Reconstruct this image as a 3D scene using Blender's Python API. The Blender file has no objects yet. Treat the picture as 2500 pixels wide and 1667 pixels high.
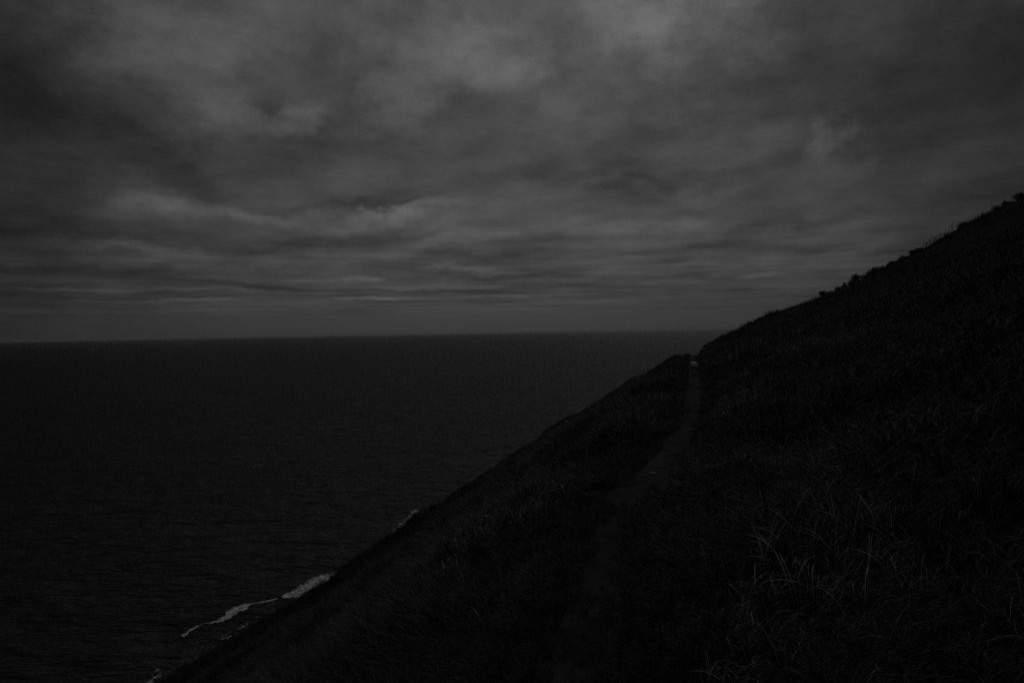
import bpy, math, random
import numpy as np
from mathutils import Vector, Matrix

random.seed(7)
rng = np.random.default_rng(7)
sc = bpy.context.scene
COL = sc.collection
SEA = 0.0          # sea level
EYE = 60.0         # the eye, 60 m above the sea on the hillside

# ------------------------------------------------------------------ camera
F = 24.0 / 36.0                                   # focal length in image widths
PITCH, ROLL = math.radians(0.72), math.radians(0.94)
fwd = Vector((0, math.cos(PITCH), -math.sin(PITCH)))
up0 = Vector((0, math.sin(PITCH), math.cos(PITCH)))
r0 = Vector((1, 0, 0))
rt = r0 * math.cos(ROLL) - up0 * math.sin(ROLL)
up = up0 * math.cos(ROLL) + r0 * math.sin(ROLL)
cd = bpy.data.cameras.new('camera')
cam = bpy.data.objects.new('camera', cd)
COL.objects.link(cam)
cam.matrix_world = Matrix((( rt.x, up.x, -fwd.x, 0), (rt.y, up.y, -fwd.y, 0), (rt.z, up.z, -fwd.z, EYE), (0, 0, 0, 1)))
cd.lens = 24; cd.sensor_width = 36; cd.clip_start = 0.05; cd.clip_end = 120000
sc.camera = cam
cd.dof.use_dof = False

def ray(px, py):
    """direction (per metre forward, y = 1) of a picture point of the 2500 x 1667 photograph"""
    a = (px - 1250) / (2500 * F); b = (833.5 - py) / (2500 * F)
    d = fwd + rt * a + up * b
    return d / d.y

# ------------------------------------------------------------------ world: overcast dusk sky
world = bpy.data.worlds.new('World'); sc.world = world; world.use_nodes = True
SUN_EL, SUN_AZ = math.radians(36), math.radians(18)
def build_world():
    nt = world.node_tree; nt.nodes.clear()
    N, L = nt.nodes.new, nt.links.new
    out = N('ShaderNodeOutputWorld'); bg = N('ShaderNodeBackground'); L(bg.outputs[0], out.inputs[0])
    sky = N('ShaderNodeTexSky'); sky.sky_type = 'NISHITA'; sky.sun_disc = False
    sky.sun_elevation = SUN_EL; sky.sun_rotation = SUN_AZ
    bw = N('ShaderNodeRGBToBW'); L(sky.outputs[0], bw.inputs[0])
    def m(op, a, b=None, c=None, clamp=False):
        n = N('ShaderNodeMath'); n.operation = op; n.use_clamp = clamp
        for i, v in enumerate((a, b, c)):
            if v is None: continue
            if isinstance(v, (int, float)): n.inputs[i].default_value = v
            else: L(v, n.inputs[i])
        return n.outputs[0]
    tc = N('ShaderNodeTexCoord'); sp = N('ShaderNodeSeparateXYZ'); L(tc.outputs['Generated'], sp.inputs[0])
    x, y, z = sp.outputs
    az = m('ARCTAN2', x, y); el = m('ARCSINE', z)
    # cloud sheet seen in perspective: plan position of the sheet overhead
    den = m('ADD', m('MAXIMUM', z, 0.0), 0.10)
    cx = m('DIVIDE', x, den); cy = m('DIVIDE', y, den)
    cb = N('ShaderNodeCombineXYZ'); L(cx, cb.inputs[0]); L(cy, cb.inputs[1])
    def noise(vec, scale, detail=6, rough=0.55, dist=0.0, off=(0, 0, 0), sc3=(1, 1, 1), rot=0):
        mp = N('ShaderNodeMapping'); L(vec, mp.inputs[0])
        mp.inputs['Location'].default_value = off; mp.inputs['Scale'].default_value = sc3
        mp.inputs['Rotation'].default_value = (0, 0, rot)
        n = N('ShaderNodeTexNoise'); L(mp.outputs[0], n.inputs['Vector'])
        n.inputs['Scale'].default_value = scale; n.inputs['Detail'].default_value = detail
        n.inputs['Roughness'].default_value = rough; n.inputs['Distortion'].default_value = dist
        return n
    ae = N('ShaderNodeCombineXYZ'); L(az, ae.inputs[0]); L(el, ae.inputs[1])
    # ragged warp of the cloud masses; flatter towards the horizon
    w1 = noise(ae.outputs[0], 6.5, 5, 0.62, sc3=(1, 1.5, 1))
    w2 = noise(ae.outputs[0], 6.5, 5, 0.62, off=(7.3, 2.1, 4), sc3=(1, 1.5, 1))
    elc = m('MAXIMUM', el, 0.0)
    wa = m('MULTIPLY', m('SUBTRACT', w1.outputs[0], 0.5), 0.26)
    we = m('MULTIPLY', m('SUBTRACT', w2.outputs[0], 0.5), m('MULTIPLY', m('MINIMUM', elc, 0.35), 0.55))
    q = N('ShaderNodeCombineXYZ'); L(m('ADD', az, wa), q.inputs[0]); L(m('ADD', el, we), q.inputs[1])
    def pa(px, py):
        d = ray(px, py); return math.atan2(d.x, d.y), math.asin(d.z / d.length)
    # (px, py, half-width, half-height, tilt up to the right in degrees, amount)
    blobs = [
        (1230, 150, 1150, 620, 0, 0.39), (1500, -260, 1100, 420, 0, 0.30), (1200, 640, 1150, 330, 0, 0.24),
        (1560, 50, 190, 80, -5, 0.50), (1600, 20, 120, 50, 0, 0.20), (1380, 30, 330, 130, 0, 0.20), (1180, 150, 130, 60, -30, 0.40), (1250, 160, 90, 60, 40, 0.2),
        (1030, 165, 60, 50, 0, 0.30), (960, 230, 70, 40, -30, 0.25), (1020, 110, 160, 70, 0, 0.14), (1140, 60, 200, 70, 0, 0.15),
        (725, 268, 95, 34, 22, 0.36), (650, 295, 130, 34, 20, 0.24), (430, 60, 260, 90, -10, 0.30), (700, 40, 240, 100, 0, 0.22), (420, 180, 200, 90, -30, 0.20), (560, 300, 120, 50, 0, 0.14),
        (720, 552, 110, 14, -4, 0.36), (900, 540, 100, 14, 10, 0.26), (990, 522, 110, 14, 10, 0.28), (860, 575, 240, 20, 4, 0.14),
        (370, 500, 130, 18, -6, 0.20), (520, 510, 160, 20, -8, 0.2), (360, 600, 90, 13, -6, 0.32), (1080, 592, 130, 12, 10, 0.22), (640, 628, 260, 14, 2, 0.22),
        (930, 672, 50, 7, 0, 0.42), (1110, 652, 60, 5, 0, 0.22), (930, 727, 80, 4, 0, 0.36), (420, 735, 180, 4, 0, 0.18), (1150, 695, 160, 6, 0, 0.18),
        (1220, 722, 200, 5, 0, 0.16), (480, 705, 160, 5, 0, 0.16), (120, 703, 200, 5, 0, 0.12), (350, 760, 300, 6, 0, 0.08),
        (1330, 478, 120, 26, 10, 0.10), (1680, 560, 90, 16, 0, 0.16), (1690, 480, 80, 24, 0, 0.12), (1820, 676, 45, 5, 3, 0.20), (1560, 660, 240, 8, 2, 0.12), (1400, 558, 300, 14, 0, 0.16),
        (1970, 625, 200, 16, 6, 0.14), (1990, 350, 50, 22, 20, 0.20), (2030, 335, 50, 30, 20, 0.16), (2080, 395, 90, 20, 0, 0.10), (2000, 560, 120, 18, 6, 0.12),
        (1500, 260, 260, 40, 0, 0.14), (1790, 350, 140, 40, 0, 0.08), (1880, 160, 200, 120, 40, -0.14),
        (330, 370, 330, 50, -24, -0.10), (480, 440, 160, 40, -24, -0.08), (790, 560, 90, 16, 0, -0.24), (880, 512, 120, 12, 10, -0.18), (820, 590, 200, 10, 4, -0.2),
        (900, 340, 480, 70, 6, -0.05), (700, 160, 190, 50, 16, -0.12), (860, 130, 70, 60, 30, -0.14), (560, 694, 140, 10, -4, -0.12), (1250, 672, 200, 7, 0, -0.22), (720, 700, 90, 6, 0, -0.16),
        (1180, 620, 160, 9, 4, -0.12), (200, 655, 200, 14, 0, -0.14), (1060, 705, 160, 4, 0, -0.14), (200, 560, 200, 16, 0, -0.10),
        (1300, 440, 260, 18, 4, -0.10), (1520, 470, 120, 14, 0, -0.14), (1700, 440, 200, 24, 10, -0.12), (1870, 560, 160, 20, 10, -0.12), (1450, 690, 240, 7, 0, -0.14), (1700, 610, 200, 9, 0, -0.12),
        (2250, 220, 260, 160, 10, -0.20), (1750, 240, 200, 50, 15, -0.08), (2400, 500, 200, 100, 10, -0.08), (20, 330, 180, 420, 0, -0.10),
    ]
    tot = m('ADD', 0.07, 0.0)
    for (px, py, hw, hh, tilt, amt) in blobs:
        a, e = pa(px, py)
        k = math.cos(a) ** 1.5
        mp = N('ShaderNodeMapping'); mp.vector_type = 'TEXTURE'; L(q.outputs[0], mp.inputs[0])
        mp.inputs['Location'].default_value = (a, e, 0)
        mp.inputs['Rotation'].default_value = (0, 0, math.radians(tilt))
        mp.inputs['Scale'].default_value = (hw / 1667 * k * 1.25, hh / 1667 * k * 1.25, 1)
        ln = N('ShaderNodeVectorMath'); ln.operation = 'LENGTH'; L(mp.outputs[0], ln.inputs[0])
        mr = N('ShaderNodeMapRange'); mr.interpolation_type = 'SMOOTHERSTEP'; L(ln.outputs['Value'], mr.inputs[0])
        mr.inputs['From Min'].default_value = 0; mr.inputs['From Max'].default_value = 1.55
        mr.inputs['To Min'].default_value = amt; mr.inputs['To Max'].default_value = 0
        tot = m('ADD', tot, mr.outputs[0])
    # unseen sky overhead, all round, made brighter to light the foam and white stone
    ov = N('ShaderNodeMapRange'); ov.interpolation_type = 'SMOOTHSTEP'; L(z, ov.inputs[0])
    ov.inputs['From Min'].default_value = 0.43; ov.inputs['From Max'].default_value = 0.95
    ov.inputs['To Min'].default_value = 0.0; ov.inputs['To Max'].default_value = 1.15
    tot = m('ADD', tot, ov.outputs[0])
    # texture of the cloud sheet
    n1 = noise(cb.outputs[0], 0.55, 5, 0.52, 0.0, off=(3.1, 0.7, 0), sc3=(0.55, 1.0, 1), rot=0.25)
    lg = N('ShaderNodeCombineXYZ'); L(az, lg.inputs[0]); L(m('MULTIPLY', m('LOGARITHM', m('ADD', elc, 0.03), math.e), 0.55), lg.inputs[1])
    n3 = noise(lg.outputs[0], 7.5, 7, 0.56, 0.0, off=(4, 4, 1), sc3=(1, 1, 1), rot=0.08)
    n5 = noise(lg.outputs[0], 19.0, 5, 0.6, 0.0, off=(8, 1, 6), sc3=(0.8, 1.1, 1), rot=0.05)
    n4 = noise(lg.outputs[0], 2.6, 3, 0.5, 0.0, off=(2, 7, 3), sc3=(1, 1, 1), rot=0.12)
    fade = N('ShaderNodeMapRange'); fade.interpolation_type = 'SMOOTHSTEP'; L(z, fade.inputs[0])
    fade.inputs['From Min'].default_value = 0.01; fade.inputs['From Max'].default_value = 0.06
    s = m('ADD', m('MULTIPLY', m('SUBTRACT', n1.outputs[0], 0.5), 0.55), m('MULTIPLY', m('SUBTRACT', n4.outputs[0], 0.5), 0.5))
    s = m('ADD', s, m('MULTIPLY', m('SUBTRACT', n3.outputs[0], 0.5), 1.35))
    n6 = noise(lg.outputs[0], 9.0, 5, 0.6, 0.0, off=(5, 3, 2), sc3=(0.7, 3.2, 1), rot=0.02)
    lowf = N('ShaderNodeMapRange'); L(z, lowf.inputs[0]); lowf.inputs['From Min'].default_value = 0.02; lowf.inputs['From Max'].default_value = 0.22
    lowf.inputs['To Min'].default_value = 1.5; lowf.inputs['To Max'].default_value = 0.0
    s = m('ADD', s, m('MULTIPLY', m('SUBTRACT', n6.outputs[0], 0.5), lowf.outputs[0]))
    s = m('ADD', s, m('MULTIPLY', m('SUBTRACT', n5.outputs[0], 0.5), 0.55))
    mod = m('MULTIPLY_ADD', s, fade.outputs[0], 1.0)
    tot = m('MULTIPLY', tot, m('MAXIMUM', mod, 0.35))
    low = N('ShaderNodeMapRange'); L(z, low.inputs[0])
    low.inputs['From Min'].default_value = -0.05; low.inputs['From Max'].default_value = 0.0
    low.inputs['To Min'].default_value = 0.10; low.inputs['To Max'].default_value = 1
    tot = m('MULTIPLY', tot, low.outputs[0])
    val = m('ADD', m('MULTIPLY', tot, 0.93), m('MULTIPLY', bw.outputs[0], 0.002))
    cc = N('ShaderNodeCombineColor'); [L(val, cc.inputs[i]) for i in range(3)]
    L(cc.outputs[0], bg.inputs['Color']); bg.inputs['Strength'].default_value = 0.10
build_world()
world.cycles.sampling_method = 'MANUAL'; world.cycles.sample_map_resolution = 1024

sl = bpy.data.lights.new('sun', 'SUN'); sl.energy = 0.08; sl.angle = math.radians(25)
so = bpy.data.objects.new('sun', sl); COL.objects.link(so)
so.rotation_euler = (math.radians(90) - SUN_EL, 0, math.pi - SUN_AZ)
so.location = (0, 0, 120)

sc.view_settings.view_transform = 'Standard'; sc.view_settings.look = 'None'
sc.view_settings.gamma = 1; sc.view_settings.exposure = 0; sc.view_settings.use_curve_mapping = False
sc.cycles.max_bounces = 2; sc.cycles.transparent_max_bounces = 6
sc.cycles.use_denoising = False
try: sc.cycles.filter_width = 1.5
except Exception: pass

# ------------------------------------------------------------------ helpers
def tag(o, label=None, cat=None, group=None, kind=None):
    if label: o['label'] = label
    if cat: o['category'] = cat
    if group: o['group'] = group
    if kind: o['kind'] = kind
    return o

def mesh_obj(name, verts, faces, mat=None, parent=None, smooth=True, link=True):
    me = bpy.data.meshes.new(name)
    verts = np.asarray(verts, dtype=np.float32)
    if isinstance(faces, np.ndarray):
        k = faces.shape[1]
        me.vertices.add(len(verts)); me.vertices.foreach_set('co', verts.ravel())
        me.loops.add(faces.size); me.loops.foreach_set('vertex_index', faces.astype(np.int32).ravel())
        me.polygons.add(len(faces)); me.polygons.foreach_set('loop_start', np.arange(0, faces.size, k, dtype=np.int32))
        me.update(calc_edges=True)
    else:
        me.from_pydata([tuple(map(float, v)) for v in verts], [], faces)
    if smooth: me.polygons.foreach_set('use_smooth', np.ones(len(me.polygons), dtype=bool))
    me.update()
    if mat: me.materials.append(mat)
    o = bpy.data.objects.new(name, me)
    if link: COL.objects.link(o)
    if parent: o.parent = parent
    return o

def nmat(name, base, rough=0.9, spec=0.3):
    mt = bpy.data.materials.new(name); mt.use_nodes = True
    b = mt.node_tree.nodes['Principled BSDF']
    b.inputs['Base Color'].default_value = (base, base, base, 1)
    b.inputs['Roughness'].default_value = rough
    b.inputs['Specular IOR Level'].default_value = spec
    return mt, mt.node_tree, b

def noise_colour(nt, b, lo, hi, scale, detail=6, coord='Object', fmin=0.35, fmax=0.65, sc3=(1, 1, 1)):
    N, L = nt.nodes.new, nt.links.new
    tc = N('ShaderNodeTexCoord'); mp = N('ShaderNodeMapping'); L(tc.outputs[coord], mp.inputs[0]); mp.inputs['Scale'].default_value = sc3
    n = N('ShaderNodeTexNoise'); L(mp.outputs[0], n.inputs['Vector']); n.inputs['Scale'].default_value = scale; n.inputs['Detail'].default_value = detail
    mr = N('ShaderNodeMapRange'); L(n.outputs[0], mr.inputs[0])
    mr.inputs['From Min'].default_value = fmin; mr.inputs['From Max'].default_value = fmax
    mr.inputs['To Min'].default_value = lo; mr.inputs['To Max'].default_value = hi
    cc = N('ShaderNodeCombineColor'); [L(mr.outputs[0], cc.inputs[i]) for i in range(3)]
    L(cc.outputs[0], b.inputs['Base Color'])
    return mp, n

def bump(nt, b, src, strength, dist):
    bp = nt.nodes.new('ShaderNodeBump'); nt.links.new(src, bp.inputs['Height'])
    bp.inputs['Strength'].default_value = strength; bp.inputs['Distance'].default_value = dist
    nt.links.new(bp.outputs[0], b.inputs['Normal']); return bp

# value noise on a hashed lattice
_perm = np.random.default_rng(3).random((256, 256))
def vnoise(x, y):
    xi = np.floor(x).astype(int); yi = np.floor(y).astype(int)
    fx = x - xi; fy = y - yi
    fx = fx * fx * (3 - 2 * fx); fy = fy * fy * (3 - 2 * fy)
    a = _perm[xi % 256, yi % 256]; b = _perm[(xi + 1) % 256, yi % 256]
    c = _perm[xi % 256, (yi + 1) % 256]; d = _perm[(xi + 1) % 256, (yi + 1) % 256]
    return (a * (1 - fx) + b * fx) * (1 - fy) + (c * (1 - fx) + d * fx) * fy - 0.5
def fbm(x, y, oct=4, gain=0.5):
    s = 0; a = 1
    for i in range(oct):
        s = s + a * vnoise(x + 17.3 * i, y - 9.1 * i); x = x * 2.03; y = y * 2.03; a *= gain
    return s

# ------------------------------------------------------------------ the hillside (heights relative to the eye)
TH = math.radians(14.8)                 # the contour lines of the hill run this way
CT, ST = math.cos(TH), math.sin(TH)
def uv2xy(u, v): return v * CT + u * ST, -v * ST + u * CT
def xy2v(x, y): return x * CT - y * ST

# crest of the spur ahead, as the photograph's skyline with the distance of each point
crest_px = [(2900, 330, 44), (2700, 400, 45), (2500, 488, 46), (2440, 508, 46), (2340, 562, 46), (2260, 606, 47), (2180, 648, 47), (2140, 668, 47),
            (2075, 696, 48), (2003, 728, 48), (1950, 746, 48), (1850, 783, 47), (1800, 808, 47), (1755, 829, 46), (1722, 846, 46), (1705, 857, 46),
            (1697, 869, 45.5), (1688, 870, 45.5), (1668, 868, 45), (1650, 871, 45), (1590, 906, 44), (1550, 930, 43), (1500, 963, 42), (1450, 992, 41), (1400, 1026, 41),
            (1340, 1066, 40), (1270, 1112, 40), (1207, 1154, 39), (1150, 1189, 39), (1100, 1220, 38), (1040, 1250, 38), (990, 1280, 38),
            (925, 1325, 38), (850, 1372, 37), (800, 1414, 37), (740, 1456, 36), (690, 1490, 36), (640, 1514, 35), (590, 1546, 35),
            (540, 1580, 34), (490, 1607, 34), (430, 1642, 33), (400, 1665, 33)]
crest = []
for (px, py, d) in crest_px:
    r = ray(px, py); crest.append((r.x * d, d, r.z * d - (0.16 if px < 1640 else 0.0) - (0.08 if px > 1900 else 0)))
crest = sorted(crest)
crest = [(-95, 8, -63.0), (-60, 16, -43.0), (-35, 25, -29.0)] + crest + [(60, 41, 17.5), (90, 36, 27.0), (140, 30, 36)]
cX = np.array([c[0] for c in crest]); cY = np.array([c[1] for c in crest]); cZ = np.array([c[2] for c in crest])
def crest_y(x): return np.interp(x, cX, cY)
def crest_z(x): return np.interp(x, cX, cZ)

path_c = [(-2.2, -6.0), (-1.1, -2.0), (-0.5, 0.6), (-0.05, 2.4), (0.42, 4.1), (0.72, 5.3), (0.97, 6.3), (1.28, 7.3), (1.70, 8.3), (2.45, 10.2),
          (3.15, 12.2), (3.85, 14.6), (5.15, 19.4), (6.6, 24.8), (9.1, 34.5), (12.0, 45.4), (13.0, 48.5)]
pX = np.array([p[0] for p in path_c]); pY = np.array([p[1] for p in path_c])
_t = np.linspace(0, len(path_c) - 1, 260)
PXs = np.interp(_t, np.arange(len(path_c)), pX); PYs = np.interp(_t, np.arange(len(path_c)), pY)
k = np.ones(15) / 15
PXs = np.convolve(np.pad(PXs, 7, 'edge'), k, 'valid'); PYs = np.convolve(np.pad(PYs, 7, 'edge'), k, 'valid')
PZ = lambda y: np.interp(y, [-20, 0, 34, 42, 46, 50], [-1.68, -1.68, -1.66, -1.64, -1.68, -2.2])
def path_x(y): return np.interp(y, PYs, PXs)

ctrl = []
prof = [(-92, -63), (-60, -42.5), (-40, -28.6), (-28, -20.3), (-20, -14.5), (-14, -10.4), (-10, -7.75), (-7, -5.7), (-4.6, -3.95), (-3, -2.85), (-1.6, -2.0), (-0.7, -1.70),
        (0.4, -1.55), (1.2, -1.18), (3, -0.40), (6, 0.85), (10, 2.5), (18, 5.9), (28, 10.2), (45, 16), (80, 26)]
for u in (-40, -15, 0, 7, 14, 21):
    for (v, z) in prof:
        if u > 15 and abs(v) > 60: continue
        x, y = uv2xy(u, v)
        if y > crest_y(x) - 5: continue
        zz = z
        if u > 10 and -6 < v < 6 : zz = z - 0.05
        ctrl.append((x, y, zz))
for (u, lst) in ((30, [(-18, -13.6), (-10, -8.2), (-5, -4.7), (-2.2, -2.5), (0.3, -1.66), (3, -0.75), (8, 1.15), (15, 4.1)]),
                 (38, [(-6, -5.3), (-2.5, -2.6), (0.3, -1.66), (3.0, -0.85), (9, 1.6)])):
    for (v, z) in lst:
        x, y = uv2xy(u, v)
        if y < crest_y(x) - 2.5: ctrl.append((x, y, z))
for c in crest: ctrl.append(c)
C = np.array(ctrl, dtype=float)
def tps_kernel(d2): return 0.5 * d2 * np.log(d2 + 1e-9)
S = 20.0
def tps_fit(C, lam=0.0006):
    P = C[:, :2] / S; n = len(P)
    K = tps_kernel(((P[:, None] - P[None]) ** 2).sum(-1)) + lam * np.eye(n)
    Q = np.c_[np.ones(n), P]
    A = np.zeros((n + 3, n + 3)); A[:n, :n] = K; A[:n, n:] = Q; A[n:, :n] = Q.T
    return np.linalg.solve(A, np.r_[C[:, 2], 0, 0, 0])
W = tps_fit(C)
def tps(x, y):
    sh = np.shape(x); x = np.ravel(x) / S; y = np.ravel(y) / S
    out = np.zeros(len(x))
    for s in range(0, len(x), 20000):
        a, b = x[s:s + 20000], y[s:s + 20000]
        d2 = (a[:, None] - C[None, :, 0] / S) ** 2 + (b[:, None] - C[None, :, 1] / S) ** 2
        out[s:s + 20000] = tps_kernel(d2) @ W[:-3] + W[-3] + W[-2] * a + W[-1] * b
    return out.reshape(sh)

mounds = []   # (x, y, height, radius u, radius v): tussocky mounds beside the path, filled below
def height(x, y, rough=True):
    x = np.asarray(x, dtype=float); y = np.asarray(y, dtype=float)
    yc = crest_y(x); over = y - yc
    yy = np.minimum(y, yc)
    z = tps(x, yy)
    v = xy2v(x, y)
    if rough:
        pd = np.abs(x - path_x(y)) * CT
        off = np.clip((pd - 0.35) / 1.2, 0, 1)
        dist = np.hypot(x, y)
        near = np.clip((46 - dist) / 20, 0.25, 1)
        g = off * near
        z = z + g * (0.30 * fbm(x / 3.1, y / 3.1, 3) + 0.16 * np.abs(fbm(x / 0.9, y / 0.9, 2)) + 0.55 * fbm(x / 9.0 + 3, y / 9.0, 2) * np.clip((pd - 1) / 4, 0, 1) * np.clip((40 - dist) / 15, 0, 1))
        z = z + 0.07 * fbm(x / 0.45, y / 0.45, 2) * np.clip(pd - 0.3, 0.15, 1)
        for (mx, my, mh, ru, rv) in mounds:
            du = (x - mx) * ST + (y - my) * CT; dv = (x - mx) * CT - (y - my) * ST
            z = z + mh * np.exp(-(du / ru) ** 2 - (dv / rv) ** 2)
        # bench of the path cut into the slope
        zp = PZ(y)
        w = np.clip(1 - (pd - 0.26) / 0.38, 0, 1); w = w * w * (3 - 2 * w) * np.clip((50 - y) / 3, 0, 1)
        z = z * (1 - w) + (zp + 0.03 * fbm(x * 2, y * 2, 3) - 0.03) * w
    # beyond the spur the ground falls away into the next bay
    o = np.clip(over, 0, None)
    fall = np.where(o < 6, 0.07 * o * o, 0.07 * 36 + 0.84 * (o - 6))
    bay = np.where(v > -92, np.minimum(-62 + 0.60 * (v + 92), -25 + 0.02 * v), -62 + 0.25 * (v + 92))
    bay = bay + 3.0 * fbm(x / 14, y / 14, 4) - 1.5
    zb = z - fall
    z = np.where(o > 0, np.maximum(zb, np.minimum(bay, z)), z)
    return np.maximum(z, -72)

def hit(px, py, lo=1.5, hi=70, n=1500):
    """where the line of sight through a picture point first meets the ground"""
    r = ray(px, py); t = np.linspace(lo, hi, n)
    dz = r.z * t - height(r.x * t, t)
    i = np.argmax(dz < 0)
    if not (dz < 0).any(): return None
    return (r.x * t[i], t[i], float(height(np.array([r.x * t[i]]), np.array([t[i]]))[0]))

for (px, py, d, mh, ru, rv) in ((1600, 975, 20, 0.42, 1.6, 1.0), (1540, 1040, 16, 0.36, 1.3, 0.9), (1400, 1125, 15, 0.40, 1.6, 1.0), (1500, 1075, 12, 0.22, 0.9, 0.6),
                                (1250, 1330, 7.5, 0.22, 1.2, 1.0), (1960, 930, 14, 0.35, 1.6, 1.3), (1800, 1230, 6.0, 0.16, 0.7, 0.6), (2000, 1450, 3.8, 0.14, 0.6, 0.5), (1780, 870, 30, 0.5, 1.6, 0.7)):
    r = ray(px, py)
    mounds.append((r.x * d, d, mh, ru, rv))

def grid_axis(lo, hi, c, fine, n):
    # finer spacing near c
    s = np.linspace(0, 1, n)
    a, b = np.arcsinh((lo - c) / fine), np.arcsinh((hi - c) / fine)
    return c + fine * np.sinh(a + (b - a) * s)
gx = grid_axis(-190, 150, 2, 5, 620); gy = grid_axis(-70, 420, 8, 7, 760)
GX, GY = np.meshgrid(gx, gy)
GZ = height(GX, GY) + EYE
V = np.stack([GX.ravel(), GY.ravel(), GZ.ravel()], 1)
nx, ny = len(gx), len(gy)
ii = (np.arange(ny - 1)[:, None] * nx + np.arange(nx - 1)[None]).ravel()
Fq = np.stack([ii, ii + 1, ii + nx + 1, ii + nx], 1)
m_soil, nt, b = nmat('hill_turf', 0.04, 0.97, 0.04)
mp, n = noise_colour(nt, b, 0.008, 0.02, 2.2, 10)
bump(nt, b, n.outputs[0], 0.6, 0.12)
hill = mesh_obj('hillside', V, Fq, m_soil)
tag(hill, kind='structure')

# path: strip of trodden bare earth lying on the bench
def build_path():
    ys = np.linspace(-5.5, 47.5, 420); xs = path_x(ys)
    tx = np.gradient(xs); ty = np.gradient(ys); ln = np.hypot(tx, ty); nxn, nyn = ty / ln, -tx / ln
    rows = []
    cols = np.linspace(-1, 1, 9)
    for c in cols:
        w = 0.21 + 0.16 * fbm(ys / 0.8 + (5 if c > 0 else 40), ys * 0 + 2, 3) * abs(c)
        X = xs + nxn * c * w; Y = ys + nyn * c * w
        Z = height(X, Y) + EYE + 0.012 - 0.035 * (abs(c) > 0.99)
        rows.append(np.stack([X, Y, Z], 1))
    V = np.stack(rows, 1).reshape(-1, 3); k = len(cols); n = len(ys)
    ii = (np.arange(n - 1)[:, None] * k + np.arange(k - 1)[None]).ravel()
    Fq = np.stack([ii, ii + 1, ii + k + 1, ii + k], 1)
    m, nt, b = nmat('bare_earth', 0.1, 0.95, 0.04)
    mp, n_ = noise_colour(nt, b, 0.022, 0.046, 5.0, 10)
    bump(nt, b, n_.outputs[0], 0.7, 0.04)
    o = mesh_obj('path', V, Fq, m); tag(o, kind='structure')
build_path()

# ------------------------------------------------------------------ sea
def build_sea():
    R = 60000.0
    rings = np.concatenate([[0], np.geomspace(60, R, 60)]); seg = 160
    V = [(0, 0, SEA)]; Fc = []
    for r in rings[1:]:
        for k in range(seg):
            a = 2 * math.pi * k / seg; V.append((r * math.cos(a), r * math.sin(a), SEA))
    for k in range(seg): Fc.append((0, 1 + k, 1 + (k + 1) % seg))
    for i in range(len(rings) - 2):
        for k in range(seg):
            a = 1 + i * seg + k; b_ = 1 + i * seg + (k + 1) % seg
            Fc.append((a, a + seg, b_ + seg, b_))
    m, nt, b = nmat('sea_water', 0.006, 0.12, 0.5)
    b.inputs['IOR'].default_value = 1.333
    N, L = nt.nodes.new, nt.links.new
    tc = N('ShaderNodeTexCoord')
    def nz(scale, detail, sc3, rot, off=(0, 0, 0), rough=0.55, dist=0.0):
        mp = N('ShaderNodeMapping'); L(tc.outputs['Object'], mp.inputs[0]); mp.inputs['Scale'].default_value = sc3; mp.inputs['Rotation'].default_value = (0, 0, rot)
        mp.inputs['Location'].default_value = off
        n = N('ShaderNodeTexNoise'); L(mp.outputs[0], n.inputs['Vector']); n.inputs['Scale'].default_value = scale
        n.inputs['Detail'].default_value = detail; n.inputs['Roughness'].default_value = rough; n.inputs['Distortion'].default_value = dist
        return n.outputs[0]
    def mm(op, a, b_):
        n = N('ShaderNodeMath'); n.operation = op
        for i, v in enumerate((a, b_)):
            if isinstance(v, (int, float)): n.inputs[i].default_value = v
            else: L(v, n.inputs[i])
        return n.outputs[0]
    swell = nz(0.05, 4, (0.45, 1, 1), math.radians(-12), (0, 0, 3))
    chop = nz(0.22, 6, (0.5, 1, 1), math.radians(-14), (3, 1, 0), 0.6, 0.3)
    rip = nz(1.2, 5, (0.6, 1, 1), math.radians(10), (8, 1, 0), 0.6, 0.3)
    mid = nz(0.10, 4, (0.45, 1, 1), math.radians(-9), (5, 2, 7), 0.6, 0.2)
    patch = nz(0.012, 4, (0.35, 1, 1), math.radians(-8), (1, 9, 0))
    h = mm('ADD', mm('ADD', mm('MULTIPLY', swell, 5.0), mm('MULTIPLY', mid, 7.0)), mm('MULTIPLY', chop, mm('MULTIPLY', 3.0, mm('ADD', patch, 0.4))))
    h = mm('ADD', h, mm('MULTIPLY', rip, 0.18))
    bp = bump(nt, b, h, 1.0, 1.0)
    gl = N('ShaderNodeBsdfGlossy'); gl.inputs['Color'].default_value = (0.46, 0.46, 0.46, 1); gl.inputs['Roughness'].default_value = 0.16; L(bp.outputs[0], gl.inputs['Normal'])
    df = N('ShaderNodeBsdfDiffuse'); df.inputs['Color'].default_value = (0.004, 0.004, 0.004, 1)
    fr = N('ShaderNodeFresnel'); fr.inputs['IOR'].default_value = 1.333; L(bp.outputs[0], fr.inputs['Normal'])
    mx = N('ShaderNodeMixShader'); L(fr.outputs[0], mx.inputs[0]); L(df.outputs[0], mx.inputs[1]); L(gl.outputs[0], mx.inputs[2])
    nt.nodes.remove(b); L(mx.outputs[0], nt.nodes['Material Output'].inputs['Surface'])
    o = mesh_obj('sea', V, Fc, m); tag(o, kind='structure')
build_sea()

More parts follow.
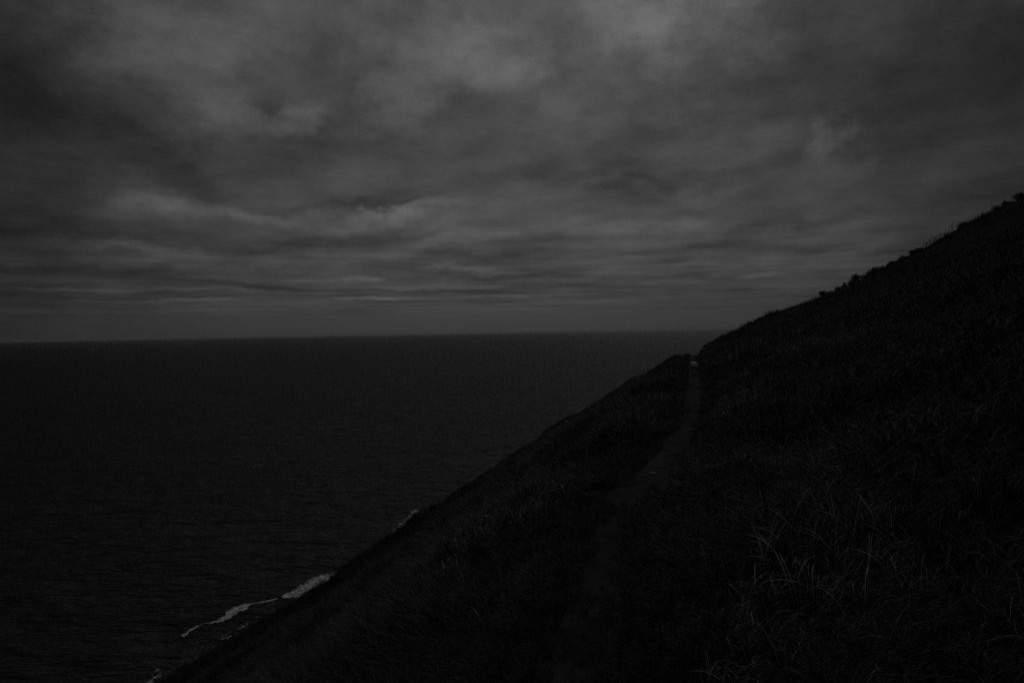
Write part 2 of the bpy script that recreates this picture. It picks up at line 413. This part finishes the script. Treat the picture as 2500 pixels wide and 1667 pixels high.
# ------------------------------------------------------------------ foam along the shore
def sea_pt(px, py):
    r = ray(px, py); t = (SEA - EYE) / r.z
    return np.array([r.x * t, t])
def foam_mat(name, thr, soft, scale):
    m, nt, b = nmat(name, 0.88, 0.8, 0.2)
    N, L = nt.nodes.new, nt.links.new
    tc = N('ShaderNodeTexCoord')
    at = N('ShaderNodeAttribute'); at.attribute_name = 'cover'
    mp = N('ShaderNodeMapping'); L(tc.outputs['Object'], mp.inputs[0]); mp.inputs['Rotation'].default_value = (0, 0, 0.5); mp.inputs['Scale'].default_value = (1.6, 0.7, 1)
    n = N('ShaderNodeTexNoise'); L(mp.outputs[0], n.inputs['Vector']); n.inputs['Scale'].default_value = scale; n.inputs['Detail'].default_value = 8; n.inputs['Roughness'].default_value = 0.68; n.inputs['Distortion'].default_value = 0.8
    a = N('ShaderNodeMath'); a.operation = 'ADD'; L(n.outputs[0], a.inputs[0]); L(at.outputs['Fac'], a.inputs[1])
    mr = N('ShaderNodeMapRange'); mr.interpolation_type = 'SMOOTHSTEP'; L(a.outputs[0], mr.inputs[0])
    mr.inputs['From Min'].default_value = thr; mr.inputs['From Max'].default_value = thr + soft
    L(mr.outputs[0], b.inputs['Alpha'])
    bump(nt, b, n.outputs[0], 1.0, 0.5)
    n2 = N('ShaderNodeTexNoise'); L(mp.outputs[0], n2.inputs['Vector']); n2.inputs['Scale'].default_value = 0.8; n2.inputs['Detail'].default_value = 8; n2.inputs['Roughness'].default_value = 0.75
    m3 = N('ShaderNodeMapRange'); L(n2.outputs[0], m3.inputs[0]); m3.inputs['From Min'].default_value = 0.38; m3.inputs['From Max'].default_value = 0.6
    m3.inputs['To Min'].default_value = 0.22; m3.inputs['To Max'].default_value = 0.95
    cc = N('ShaderNodeCombineColor'); [L(m3.outputs[0], cc.inputs[i]) for i in range(3)]
    L(cc.outputs[0], b.inputs['Base Color'])
    return m
def foam_strip(name, pts, mat, less=0.0, z=0.06, core=0.34):
    # pts: (px, py of the seaward edge, py of the landward edge)
    A = np.array([sea_pt(p[0] - 0, p[1]) for p in pts]); B = np.array([sea_pt(p[2], p[3]) for p in pts])
    n = 24 * (len(pts) - 1) + 1; t = np.linspace(0, len(pts) - 1, n); k = np.arange(len(pts))
    A = np.stack([np.interp(t, k, A[:, i]) for i in range(2)], 1); B = np.stack([np.interp(t, k, B[:, i]) for i in range(2)], 1)
    cols = 17; c = np.linspace(0, 1, cols)
    P = A[:, None] * (1 - c[None, :, None]) + B[:, None] * c[None, :, None]
    wob = 1.5 * fbm(P[..., 0] / 2.2, P[..., 1] / 2.2, 5, 0.62)
    P = P + wob[..., None] * np.array([1.0, 0.3])
    cov = (np.sin(np.pi * c) ** 0.7)[None] * np.ones((n, 1))
    ends = np.clip(np.minimum(np.arange(n), n - 1 - np.arange(n)) / 10.0, 0, 1)[:, None]
    cov = (cov * ends - 0.66) * core * 2 - less
    Z = SEA + z + 0.12 * np.sin(np.pi * c)[None] * np.ones((n, 1))
    V = np.concatenate([P, Z[..., None]], -1).reshape(-1, 3)
    ii = (np.arange(n - 1)[:, None] * cols + np.arange(cols - 1)[None]).ravel()
    Fq = np.stack([ii, ii + 1, ii + cols + 1, ii + cols], 1)
    o = mesh_obj(name, V, Fq, mat)
    at = o.data.attributes.new('cover', 'FLOAT', 'POINT'); at.data.foreach_set('value', cov.ravel().astype(np.float32))
    return o
fm = foam_mat('sea_foam', 0.42, 0.22, 0.9)
fw = foam_mat('foam_wisps', 0.61, 0.12, 0.5)
surf = [  # seaward edge x, y, landward edge x, y
    [(832, 1392, 838, 1396), (806, 1397, 826, 1412), (780, 1398, 812, 1428), (752, 1404, 790, 1450), (738, 1418, 768, 1462), (718, 1432, 744, 1466), (694, 1446, 706, 1462), (684, 1456, 690, 1460)],
    [(684, 1457, 684, 1462), (660, 1464, 668, 1468), (640, 1467, 645, 1472), (620, 1473, 628, 1474), (605, 1474, 618, 1478), (588, 1472, 612, 1488), (566, 1480, 592, 1500), (548, 1494, 578, 1512), (525, 1514, 550, 1518), (508, 1521, 520, 1523), (490, 1522, 496, 1524), (474, 1530, 482, 1534), (458, 1542, 468, 1548), (446, 1554, 458, 1562)],
    [(1022, 1240, 1030, 1246), (1000, 1241, 1026, 1256), (994, 1252, 1020, 1266), (984, 1262, 1006, 1276), (968, 1272, 996, 1290), (956, 1284, 984, 1306), (948, 1298, 968, 1318), (944, 1308, 956, 1322)],
    [(1064, 1228, 1068, 1231), (1074, 1228, 1076, 1232), (1082, 1229, 1084, 1231)],
    [(388, 1628, 392, 1636), (376, 1636, 390, 1650), (366, 1652, 382, 1668), (352, 1670, 372, 1690), (330, 1700, 360, 1730)],
    [(300, 1760, 330, 1800), (200, 1900, 260, 1990), (60, 2150, 140, 2300)],
]
foams = [foam_strip('sea_foam', s, fm, less=l) for s, l in zip(surf, (0.0, 0.03, 0.19, 0.08, 0.16, 0.1))]
labs = ['broad white band of surf against the dark slope, largest foam patch', 'long thin line of white surf curving away from the slope', 'broken white surf at a dark bush on the slope edge, farthest of the larger foam patches',
        'tiny fleck of white foam beside the slope edge, most distant foam', 'short streak of surf at the bottom edge of the picture', 'surf along the shore below the picture']
for o, l in zip(foams, labs): tag(o, l, 'foam', 'surf along the foot of the cliff', 'stuff')
wisps = foam_strip('foam_wisps', [(640, 1478, 700, 1530), (590, 1500, 640, 1570), (530, 1524, 590, 1610), (480, 1540, 540, 1650), (430, 1580, 500, 1690), (390, 1640, 470, 1720)], fw, z=0.03, core=0.08)
tag(wisps, 'thin broken foam wisps on the shallow water inside the surf line', 'foam', kind='stuff')

# ------------------------------------------------------------------ grass
m_grass, nt, b = nmat('grass_blade', 0.06, 0.55, 0.35)
def blade_material(nt, b, lo, hi):
    N, L = nt.nodes.new, nt.links.new
    at = N('ShaderNodeAttribute'); at.attribute_name = 'tone'
    oi = N('ShaderNodeObjectInfo')
    geo = N('ShaderNodeNewGeometry'); n = N('ShaderNodeTexNoise'); L(geo.outputs['Position'], n.inputs['Vector']); n.inputs['Scale'].default_value = 0.45; n.inputs['Detail'].default_value = 4
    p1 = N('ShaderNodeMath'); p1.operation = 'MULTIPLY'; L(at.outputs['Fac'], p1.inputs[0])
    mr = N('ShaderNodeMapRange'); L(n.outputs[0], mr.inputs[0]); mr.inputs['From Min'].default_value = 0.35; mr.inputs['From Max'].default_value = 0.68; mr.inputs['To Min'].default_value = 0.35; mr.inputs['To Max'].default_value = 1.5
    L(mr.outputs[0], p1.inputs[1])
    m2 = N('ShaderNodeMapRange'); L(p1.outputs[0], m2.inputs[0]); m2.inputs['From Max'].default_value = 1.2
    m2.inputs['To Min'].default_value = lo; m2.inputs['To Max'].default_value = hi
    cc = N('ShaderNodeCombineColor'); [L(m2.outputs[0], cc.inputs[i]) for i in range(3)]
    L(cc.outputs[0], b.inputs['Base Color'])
blade_material(nt, b, 0.006, 0.044)
m_dry, nt2, b2 = nmat('dry_grass_blade', 0.3, 0.6, 0.3)
blade_material(nt2, b2, 0.05, 0.85)

def blades(n, spread, hmin, hmax, wid, bendmin, bendmax, seg=4, lean=None, tone=(0, 1)):
    V = []; Fc = []; T = []
    for i in range(n):
        a = rng.uniform(0, 2 * math.pi); rr = spread * math.sqrt(rng.random())
        bx, by = rr * math.cos(a), rr * math.sin(a)
        h = rng.uniform(hmin, hmax); w = wid * rng.uniform(0.6, 1.3)
        az = rng.uniform(0, 2 * math.pi) if lean is None else rng.normal(lean, 0.9)
        bend = rng.uniform(bendmin, bendmax); t0 = rng.uniform(0.02, 0.25)
        tn = tone[0] + (tone[1] - tone[0]) * rng.random() ** 2.2
        dx, dy = math.cos(az), math.sin(az); sx, sy = -dy, dx
        tw = rng.uniform(-0.8, 0.8); sx, sy = sx * math.cos(tw) + dx * math.sin(tw), sy * math.cos(tw) + dy * math.sin(tw)
        p = np.array([bx, by, -0.03]); s0 = len(V); L_ = h / seg
        for k in range(seg + 1):
            f = k / seg; ww = w * (1 - f ** 2.2) * 0.5 + 0.0003
            V.append((p[0] - sx * ww, p[1] - sy * ww, p[2])); V.append((p[0] + sx * ww, p[1] + sy * ww, p[2]))
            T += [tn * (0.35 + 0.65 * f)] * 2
            th = t0 + bend * f
            p = p + np.array([dx * math.sin(th), dy * math.sin(th), math.cos(th)]) * L_
            if k < seg: q = s0 + 2 * k; Fc.append((q, q + 1, q + 3, q + 2))
    return V, Fc, T
def tuft(name, mat, **kw):
    V, Fc, T = blades(**kw)
    o = mesh_obj(name, V, Fc, mat, link=False)
    at = o.data.attributes.new('tone', 'FLOAT', 'POINT'); at.data.foreach_set('value', np.array(T, dtype=np.float32))
    return o
def scatter(name, label, cat, tufts, P, scale, idx, wind=False):
    """one object: tufts instanced on points by geometry nodes"""
    co = bpy.data.collections.new(name + '_tufts')
    for t in tufts: co.objects.link(t)
    me = bpy.data.meshes.new(name); me.vertices.add(len(P)); me.vertices.foreach_set('co', P.astype(np.float32).ravel())
    n = len(P)
    yaw = rng.normal(0, 0.9, n) if wind else rng.uniform(0, 2 * math.pi, n)
    rot = np.stack([rng.normal(0, 0.10, n), rng.normal(-0.10, 0.10, n), yaw], 1)
    # lean slightly downhill, then spin
    A = me.attributes.new('rot', 'FLOAT_VECTOR', 'POINT'); A.data.foreach_set('vector', rot.astype(np.float32).ravel())
    A = me.attributes.new('scl', 'FLOAT', 'POINT'); A.data.foreach_set('value', scale.astype(np.float32))
    A = me.attributes.new('idx', 'INT', 'POINT'); A.data.foreach_set('value', idx.astype(np.int32))
    o = bpy.data.objects.new(name, me); COL.objects.link(o)
    ng = bpy.data.node_groups.new(name, 'GeometryNodeTree')
    ng.interface.new_socket('Geometry', in_out='INPUT', socket_type='NodeSocketGeometry')
    ng.interface.new_socket('Geometry', in_out='OUTPUT', socket_type='NodeSocketGeometry')
    N, L = ng.nodes.new, ng.links.new
    gi, go = N('NodeGroupInput'), N('NodeGroupOutput')
    m2p = N('GeometryNodeMeshToPoints'); L(gi.outputs[0], m2p.inputs[0])
    iop = N('GeometryNodeInstanceOnPoints'); L(m2p.outputs[0], iop.inputs['Points'])
    ci = N('GeometryNodeCollectionInfo'); ci.inputs['Collection'].default_value = co; ci.inputs['Separate Children'].default_value = True; ci.inputs['Reset Children'].default_value = True
    L(ci.outputs[0], iop.inputs['Instance']); iop.inputs['Pick Instance'].default_value = True
    def attr(nm, t):
        a = N('GeometryNodeInputNamedAttribute'); a.data_type = t; a.inputs[0].default_value = nm; return a.outputs[0]
    L(attr('idx', 'INT'), iop.inputs['Instance Index'])
    e2r = N('FunctionNodeEulerToRotation'); L(attr('rot', 'FLOAT_VECTOR'), e2r.inputs[0]); L(e2r.outputs[0], iop.inputs['Rotation'])
    L(attr('scl', 'FLOAT'), iop.inputs['Scale'])
    L(iop.outputs[0], go.inputs[0])
    md = o.modifiers.new('grass', 'NODES'); md.node_group = ng
    tag(o, label, cat, kind='stuff')
    return o

def sample_ground(n, rmin, rmax, power=1.0, az=(-0.85, 0.95)):
    r = rmin * (rmax / rmin) ** rng.random(n) if power == 'log' else np.sqrt(rng.uniform(rmin ** 2, rmax ** 2, n))
    a = rng.uniform(az[0], az[1], n)
    x = r * np.sin(a); y = r * np.cos(a)
    return x, y
def path_clear(x, y): return np.abs(x - path_x(y)) * CT

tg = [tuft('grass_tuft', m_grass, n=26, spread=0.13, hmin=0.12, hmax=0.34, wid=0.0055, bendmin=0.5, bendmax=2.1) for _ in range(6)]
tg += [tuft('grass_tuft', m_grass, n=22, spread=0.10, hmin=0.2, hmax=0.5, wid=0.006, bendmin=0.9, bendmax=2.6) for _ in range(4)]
P = []; SCL = []; IDX = []
for (n, a, b_, s, azr) in ((26000, 1.2, 6.5, 0.85, (-1.1, 1.3)), (30000, 6.5, 16, 1.0, (-0.9, 1.0)), (48000, 16, 64, 1.35, (-0.8, 0.85))):
    x, y = sample_ground(n, a, b_, az=azr)
    # bare earth shows only where the path is worn most; elsewhere short grass creeps over it
    worn = np.interp(y, [0, 6.4, 7.2, 11.2, 12.2, 14.2, 15.2, 21, 25, 60], [0.04, 0.08, 0.40, 0.38, 0.04, 0.04, 0.22, 0.20, 0.06, 0.0])
    keep = ((path_clear(x, y) > worn + 0.45 * vnoise(x * 1.7, y * 1.7)) | (rng.random(n) < 0.06)) & (y < crest_y(x) + 1.5)
    dens = fbm(x / 1.6, y / 1.6, 3)
    keep &= (dens > -0.32 - 0.0 * x) | (rng.random(n) < 0.35)
    x, y = x[keep], y[keep]; pd = path_clear(x, y)
    z = height(x, y) + EYE
    sc_ = s * rng.uniform(0.6, 1.25, len(x)) * np.clip(0.28 + pd / 1.6, 0.28, 1) * (1 + 0.6 * np.clip(dens[keep], -0.5, 0.6)) * np.where(np.hypot(x, y) > 40, 0.6, 1.0)
    P.append(np.stack([x, y, z], 1)); SCL.append(sc_); IDX.append(rng.integers(0, 10, len(x)))
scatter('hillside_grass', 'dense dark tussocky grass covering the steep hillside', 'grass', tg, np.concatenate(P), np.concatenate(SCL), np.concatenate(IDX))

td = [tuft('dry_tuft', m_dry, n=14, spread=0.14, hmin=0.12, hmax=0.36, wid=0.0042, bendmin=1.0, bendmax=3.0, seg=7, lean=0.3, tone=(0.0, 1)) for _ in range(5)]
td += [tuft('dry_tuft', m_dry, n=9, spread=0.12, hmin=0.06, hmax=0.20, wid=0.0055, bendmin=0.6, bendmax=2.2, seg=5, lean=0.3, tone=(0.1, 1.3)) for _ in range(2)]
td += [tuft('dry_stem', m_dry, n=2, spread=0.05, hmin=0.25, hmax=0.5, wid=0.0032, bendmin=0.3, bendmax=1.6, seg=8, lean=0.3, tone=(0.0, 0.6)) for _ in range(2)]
P = []; SCL = []; IDX = []
for (n, a, b_, s) in ((5200, 1.8, 7, 0.8), (9000, 7, 18, 0.85), (6500, 18, 60, 1.0)):
    x, y = sample_ground(n, a, b_, az=(-1.0, 1.1))
    den = fbm(x / 2.4 + 9, y / 2.4, 3)
    keep = (path_clear(x, y) > 0.7) & (y < crest_y(x) + 0.5) & ((den > 0.05) | (rng.random(n) < 0.12))
    v = xy2v(x, y); keep &= (v > -3.5) | (rng.random(n) < np.where(v > -7, 0.35, 0.06))
    x, y = x[keep], y[keep]; z = height(x, y) + EYE
    P.append(np.stack([x, y, z], 1)); SCL.append(s * rng.uniform(0.6, 1.15, len(x))); IDX.append(rng.integers(0, 9, len(x)))
for (mx, my, mh, ru, rv) in mounds:
    n = int(70 * ru * rv) + 12
    x = mx + rng.normal(0, ru * 0.5, n); y = my + rng.normal(0, ru * 0.5, n)
    k_ = path_clear(x, y) > 0.6; x, y = x[k_], y[k_]
    P.append(np.stack([x, y, height(x, y) + EYE], 1)); SCL.append(rng.uniform(0.7, 1.1, len(x))); IDX.append(rng.integers(0, 6, len(x)))
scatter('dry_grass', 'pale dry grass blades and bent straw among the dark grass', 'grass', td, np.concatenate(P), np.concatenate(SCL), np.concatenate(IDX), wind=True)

# thin grass along the skyline of the spur
tr = [tuft('skyline_tuft', m_grass, n=9, spread=0.12, hmin=0.15, hmax=0.5, wid=0.012, bendmin=0.2, bendmax=1.2) for _ in range(5)]
n = 4200
x = rng.uniform(-20, 42, n); y = crest_y(x) + rng.uniform(-1.2, 0.8, n)
s = np.where((x > 14) & (fbm(x / 1.7, x * 0, 2) > 0.0), rng.uniform(0.7, 1.4, n), rng.uniform(0.35, 0.8, n))
s = np.where(x < 14, s * 0.6, s * np.where(fbm(x / 0.9 + 30, x * 0, 2) > 0.15, 1.0, 0.45))
k_ = path_clear(x, y) > 0.5
scatter('skyline_grass', 'wispy grass standing against the sky and sea on the crest of the spur', 'grass', tr, np.stack([x, y, height(x, y) + EYE], 1)[k_], s[k_], rng.integers(0, 5, k_.sum()))

# ------------------------------------------------------------------ shrubs on the crest
m_leaf, nt, b = nmat('shrub_leaf', 0.03, 0.6, 0.3); noise_colour(nt, b, 0.015, 0.05, 6, 4)
m_stem, nt, b = nmat('woody_stem', 0.05, 0.8, 0.2); noise_colour(nt, b, 0.03, 0.07, 20, 4)
def limb(V, Fc, p0, p1, r0_, r1_, k=5):
    p0, p1 = Vector(p0), Vector(p1); d = (p1 - p0).normalized()
    a = d.orthogonal().normalized(); c = d.cross(a); s = len(V)
    for (p, r) in ((p0, r0_), (p1, r1_)):
        for i in range(k):
            t = 2 * math.pi * i / k; V.append(tuple(p + (a * math.cos(t) + c * math.sin(t)) * r))
    for i in range(k): Fc.append((s + i, s + (i + 1) % k, s + k + (i + 1) % k, s + k + i))
def make_shrub(loc, w, h, nleaf, label, spiky=0.0, seed=0, cat='shrub', group='shrubs along the crest of the spur', name='shrub'):
    rg = random.Random(seed)
    e = bpy.data.objects.new(name, None); COL.objects.link(e); e.location = loc; tag(e, label, cat, group)
    V, Fc = [], []; LV, LF = [], []
    nb = 10; w = w * 1.3; h = h * 1.45; nleaf = int(nleaf * 2.0)
    lobes = []
    for i in range(nb):
        a = rg.uniform(0, 2 * math.pi); rr = rg.uniform(0, 0.5) * w * 0.9
        tip = (rr * math.cos(a) * 1.3, rr * math.sin(a), h * rg.uniform(0.25, 0.85) * (1 - 0.6 * (rr / w)))
        mid = (tip[0] * 0.4, tip[1] * 0.4, tip[2] * 0.5)
        limb(V, Fc, (0, 0, -0.15), mid, 0.016, 0.010); limb(V, Fc, mid, tip, 0.010, 0.004)
        lobes.append((tip, rg.uniform(0.22, 0.36) * w))
    for i in range(nleaf):
        (c, r) = lobes[rg.randrange(nb)]
        d = Vector((rg.gauss(0, 1), rg.gauss(0, 1), rg.gauss(0, 1))).normalized() * r * rg.uniform(0.1, 1) ** 0.5
        p = Vector(c) * (0.82 + 0.0 * r) + Vector((d.x, d.y, d.z * (0.55 + spiky)))
        p.z = max(-0.12, min(p.z, h * (1.05 + spiky))); p.z -= 0.06
        s_ = rg.uniform(0.018, 0.045)
        n1 = Vector((rg.gauss(0, 1), rg.gauss(0, 1), rg.gauss(0, 1))).normalized(); a_ = n1.orthogonal().normalized(); b_ = n1.cross(a_)
        s0 = len(LV)
        for (q1, q2) in ((-1, 0), (0, -0.55), (1.3, 0), (0, 0.55)): LV.append(tuple(p + a_ * s_ * q1 + b_ * s_ * q2))
        LF.append((s0, s0 + 1, s0 + 2, s0 + 3))
    mesh_obj('stem', V, Fc, m_stem, e); mesh_obj('foliage', LV, LF, m_leaf, e, smooth=False)
    return e
def crest_pos(px, dy=-0.1):
    # the crest point under a picture column
    xs = np.linspace(-18, 45, 2500); ys = crest_y(xs); 
    r = [ray(px, 600), ray(px, 1300)]
    # column of a point = projection through the camera
    def col(x, y, z):
        d = Vector((x, y, z)); return 1250 + d.dot(rt) / d.dot(fwd) * 2500 * F
    cz = crest_z(xs); c = np.array([col(a, b_, c_) for a, b_, c_ in zip(xs, ys, cz)])
    i = int(np.argmin(np.abs(c - px))); x = xs[i]; y = ys[i] + dy
    return (x, y, float(height(np.array([x]), np.array([y]))[0]) + EYE)
shrubs = [
    (2010, 0.55, 0.42, 500, 0.0, 'low rounded shrub, lowest and leftmost of the row along the crest'),
    (2028, 0.60, 0.28, 420, 0.0, 'flat creeping shrub just uphill of the lowest shrub of the crest row'),
    (2046, 0.35, 0.36, 260, 0.3, 'small tufted shrub with two upright tips, left of the little round one'),
    (2060, 0.26, 0.34, 220, 0.2, 'narrow upright shrub standing close to the small round shrub on its right'),
    (2074, 0.30, 0.34, 260, 0.0, 'little round shrub between the narrow upright shrub and the dark dome'),
    (2088, 0.62, 0.46, 700, 0.0, 'smooth dark dome shaped shrub, the roundest on the crest'),
    (2115, 0.55, 0.36, 460, 0.0, 'wedge shaped shrub rising to the block shaped shrub on its right'),
    (2134, 0.80, 0.44, 800, 0.0, 'block shaped shrub with a flat top and steep left side'),
    (2152, 0.50, 0.42, 420, 0.2, 'ragged low shrub joined to the right of the block shaped shrub'),
    (2172, 0.40, 0.36, 320, 0.4, 'spiky little shrub in the middle of the crest row'),
    (2188, 0.34, 0.36, 260, 0.4, 'thin two tipped shrub with sky showing between its twigs'),
    (2206, 0.46, 0.38, 320, 0.2, 'bushy shrub below the step in the skyline'),
    (2226, 0.42, 0.46, 320, 0.3, 'shrub with a leaning crown at the step in the skyline'),
    (2240, 0.40, 0.36, 280, 0.2, 'upper end shrub of the close row, beside tall dry stems'),
    (2352, 0.70, 0.34, 420, 0.1, 'broad low shrub on the crest above the tall dry stems'),
    (2432, 0.60, 0.30, 420, 0.3, 'twiggy shrub with bare tips where the crest steepens near the right edge'),
    (2450, 0.30, 0.36, 200, 0.3, 'single slim upright shrub with a blunt head near the right edge'),
    (2466, 0.45, 0.32, 300, 0.2, 'pointed shrub right of the slim upright one'),
    (2494, 0.95, 0.46, 700, 0.1, 'highest and rightmost shrub, cut by the right edge of the picture'),
]
for i, (px, w, h, nl, sp_, lab) in enumerate(shrubs):
    h *= (1.35, 0.8, 1.2, 1.25, 1.2, 1.35, 0.95, 1.3, 0.85)[i % 9]
    make_shrub(crest_pos(px), w, h, nl, lab, sp_, seed=i)
make_shrub(crest_pos(1062), 0.42, 0.45, 360, 'small dark bush on the lower slope edge just below a fleck of foam', 0.2, 50, group='bushes on the lower slope edge')
make_shrub(crest_pos(1028), 0.60, 0.30, 360, 'dark bush on the slope edge at the upper end of the broken surf', 0.2, 51, group='bushes on the lower slope edge')
make_shrub(crest_pos(945), 0.50, 0.26, 320, 'low bush on the slope edge at the lower end of the broken surf', 0.2, 52, group='bushes on the lower slope edge')

# tall dry weeds against the sky
def make_weed(loc, h, label, seed):
    rg = random.Random(seed)
    e = bpy.data.objects.new('dry_weed', None); COL.objects.link(e); e.location = loc; tag(e, label, 'weed', 'tall dry weeds on the crest of the spur')
    V, Fc, SV, SF = [], [], [], []
    for i in range(rg.randint(6, 10)):
        a = rg.uniform(0, 6.28); ln = h * rg.uniform(0.6, 1.0); lean = rg.uniform(0.03, 0.35)
        p0 = Vector((0.12 * math.cos(a), 0.12 * math.sin(a), -0.05)); d = Vector((math.cos(a) * lean, math.sin(a) * lean, 1)).normalized()
        p1 = p0 + d * ln; limb(V, Fc, p0, p1, 0.008, 0.004, 4)
        for k in range(5):
            f = rg.uniform(0.5, 1.0); q = p0 + d * ln * f; b_ = rg.uniform(0, 6.28)
            q2 = q + Vector((math.cos(b_), math.sin(b_), 0.9)) * rg.uniform(0.03, 0.09); limb(V, Fc, q, q2, 0.004, 0.003, 4)
            limb(SV, SF, q2, q2 + Vector((0, 0, 0.03)), 0.009, 0.004, 4)
    mesh_obj('stem', V, Fc, m_stem, e); tag(mesh_obj('seed_head', SV, SF, m_stem, e), kind='stuff')
weeds = [(2262, 0.50, 'short dry weed just right of the close row of shrubs'), (2276, 0.62, 'dry weed left of the two tall ones below the hump in the skyline'), (2288, 0.78, 'tall many stemmed dry weed at the foot of the hump in the skyline'),
         (2304, 0.55, 'dry weed on the left shoulder of the hump'), (2312, 0.72, 'upright dry weed with a dense head on the hump'), (2334, 0.85, 'tallest dry weed, with a branching top, on the hump'),
         (2345, 0.50, 'low dry weed right beside the tallest one'), (2392, 0.48, 'lone dry weed between the broad low shrub and the twiggy shrub'), (2404, 0.42, 'dry weed below the steepening of the crest'),
         (2490, 0.85, 'dry weed with a long thin stem at the highest shrub'), (2150, 0.5, 'thin dry weed behind the block shaped shrub'), (2118, 0.55, 'thin dry weed rising behind the wedge shaped shrub'), (1990, 0.35, 'low dry weed just left of the lowest shrub')]
for i, (px, h, lab) in enumerate(weeds): make_weed(crest_pos(px, 0.1), h, lab, 100 + i)

# ------------------------------------------------------------------ stones
def rock(name, loc, dims, mat, label, cat='stone', group=None, seed=0, rot=(0, 0, 0), sub=3, rough=0.18):
    import bmesh
    bm = bmesh.new(); bmesh.ops.create_icosphere(bm, subdivisions=sub, radius=1)
    rg = np.random.default_rng(seed); 
    planes = [Vector(rg.normal(size=3)).normalized() for _ in range(14)]; ds = rg.uniform(0.62, 0.92, 14)
    for v_ in bm.verts:
        p = v_.co.copy()
        for n_, d in zip(planes, ds):
            k_ = p.dot(n_)
            if k_ > d: p -= n_ * (k_ - d)
        f = 1 + rough * float(vnoise(np.array([p.x * 3 + seed + p.z]), np.array([p.y * 3 + p.z * 2]))[0])
        v_.co = Vector((p.x * dims[0] * f, p.y * dims[1] * f, p.z * dims[2] * f))
    me = bpy.data.meshes.new(name); bm.to_mesh(me); bm.free(); me.materials.append(mat)
    o = bpy.data.objects.new(name, me); COL.objects.link(o); o.location = loc; o.rotation_euler = rot
    tag(o, label, cat, group); return o
m_white, nt, b = nmat('pale_stone', 0.7, 0.8, 0.3); mp, n_ = noise_colour(nt, b, 0.7, 0.9, 9, 8); bump(nt, b, n_.outputs[0], 0.4, 0.02)
m_grey, nt, b = nmat('grey_stone', 0.12, 0.8, 0.3); mp, n_ = noise_colour(nt, b, 0.10, 0.22, 12, 6)
m_rock, nt, b = nmat('dark_rock', 0.05, 0.8, 0.3); mp, n_ = noise_colour(nt, b, 0.02, 0.08, 3, 8); bump(nt, b, n_.outputs[0], 0.8, 0.1)
h_ = hit(1694, 900, 20)
if h_: rock('white_stone', (h_[0] - 0.06, h_[1] - 0.3, h_[2] + EYE + 0.18), (0.20, 0.14, 0.17), m_white, 'small bright white stone beside the path just before it passes the notch', seed=4, rot=(0, 0.35, 0.2))
h_ = hit(1592, 1160, 3)
if h_: rock('flat_stone', (h_[0], h_[1], h_[2] + EYE + 0.015), (0.055, 0.04, 0.022), m_grey, 'flat grey stone lying across the middle of the bare path', seed=5, rot=(0, 0.1, -0.1))
h_ = hit(1701, 957, 5)
if h_: rock('pebble', (h_[0], h_[1], h_[2] + EYE + 0.02), (0.03, 0.03, 0.02), m_grey, 'tiny pale pebble on the path between the white stone and the flat stone', seed=6)
# dark earth-and-rock bank at the notch of the path
bx, by, bz = 13.15, 45.6, 0
bz = float(height(np.array([bx]), np.array([by]))[0]) + EYE
rock('rock_bank', (bx + 0.12, by, bz - 0.42), (0.7, 0.9, 0.55), m_rock, 'dark rounded bank of rock on the uphill side of the path notch', 'rock', seed=9, sub=4)
sp = hit(1682, 868, 20)
rock('notch_rock', (11.55, 45.2, float(height(np.array([11.55]), np.array([45.2]))[0]) + EYE + 0.0), (0.28, 0.3, 0.2), m_rock, 'small dark rock on the seaward side of the path notch', 'rock', seed=11)
# rocks awash in the surf
for i, (px, py, s_, lab) in enumerate(((1016, 1262, 1.1, 'dark rock awash in the broken surf, right at the slope edge'), (1006, 1268, 0.7, 'small dark rock in the middle of the broken surf'),
                                       (996, 1262, 0.5, 'smallest dark rock on the seaward side of the broken surf'), (560, 1545, 0.8, 'half sunken dark rock in the shallow water inside the long surf line'),
                                       (505, 1590, 0.9, 'dark rock with foam wisps around it near the lower slope edge'), (440, 1625, 0.8, 'low dark rock beside the short streak of surf'))):
    p = sea_pt(px, py)
    rock('shore_rock', (p[0], p[1], SEA + 0.05), (s_, s_ * 0.8, s_ * 0.4), m_rock, lab, 'rock', 'rocks awash at the foot of the cliff', seed=20 + i, rot=(0, 0, i))

# ------------------------------------------------------------------ thin sea haze
hz = bpy.data.materials.new('haze'); hz.use_nodes = True; nt = hz.node_tree; nt.nodes.clear()
o_ = nt.nodes.new('ShaderNodeOutputMaterial'); pv = nt.nodes.new('ShaderNodeVolumePrincipled'); nt.links.new(pv.outputs[0], o_.inputs['Volume'])
pv.inputs['Color'].default_value = (0.9, 0.9, 0.9, 1); pv.inputs['Density'].default_value = 1.6e-5
R_ = 61000; z0, z1 = -74.0, 110.0
hv = [(x, y, z) for z in (z0, z1) for (x, y) in ((-R_, -R_), (R_, -R_), (R_, R_), (-R_, R_))]
ho = mesh_obj('haze', hv, [(0, 3, 2, 1), (4, 5, 6, 7), (0, 1, 5, 4), (1, 2, 6, 5), (2, 3, 7, 6), (3, 0, 4, 7)], hz, smooth=False)
tag(ho, 'faint pale sea haze softening the horizon', kind='stuff')
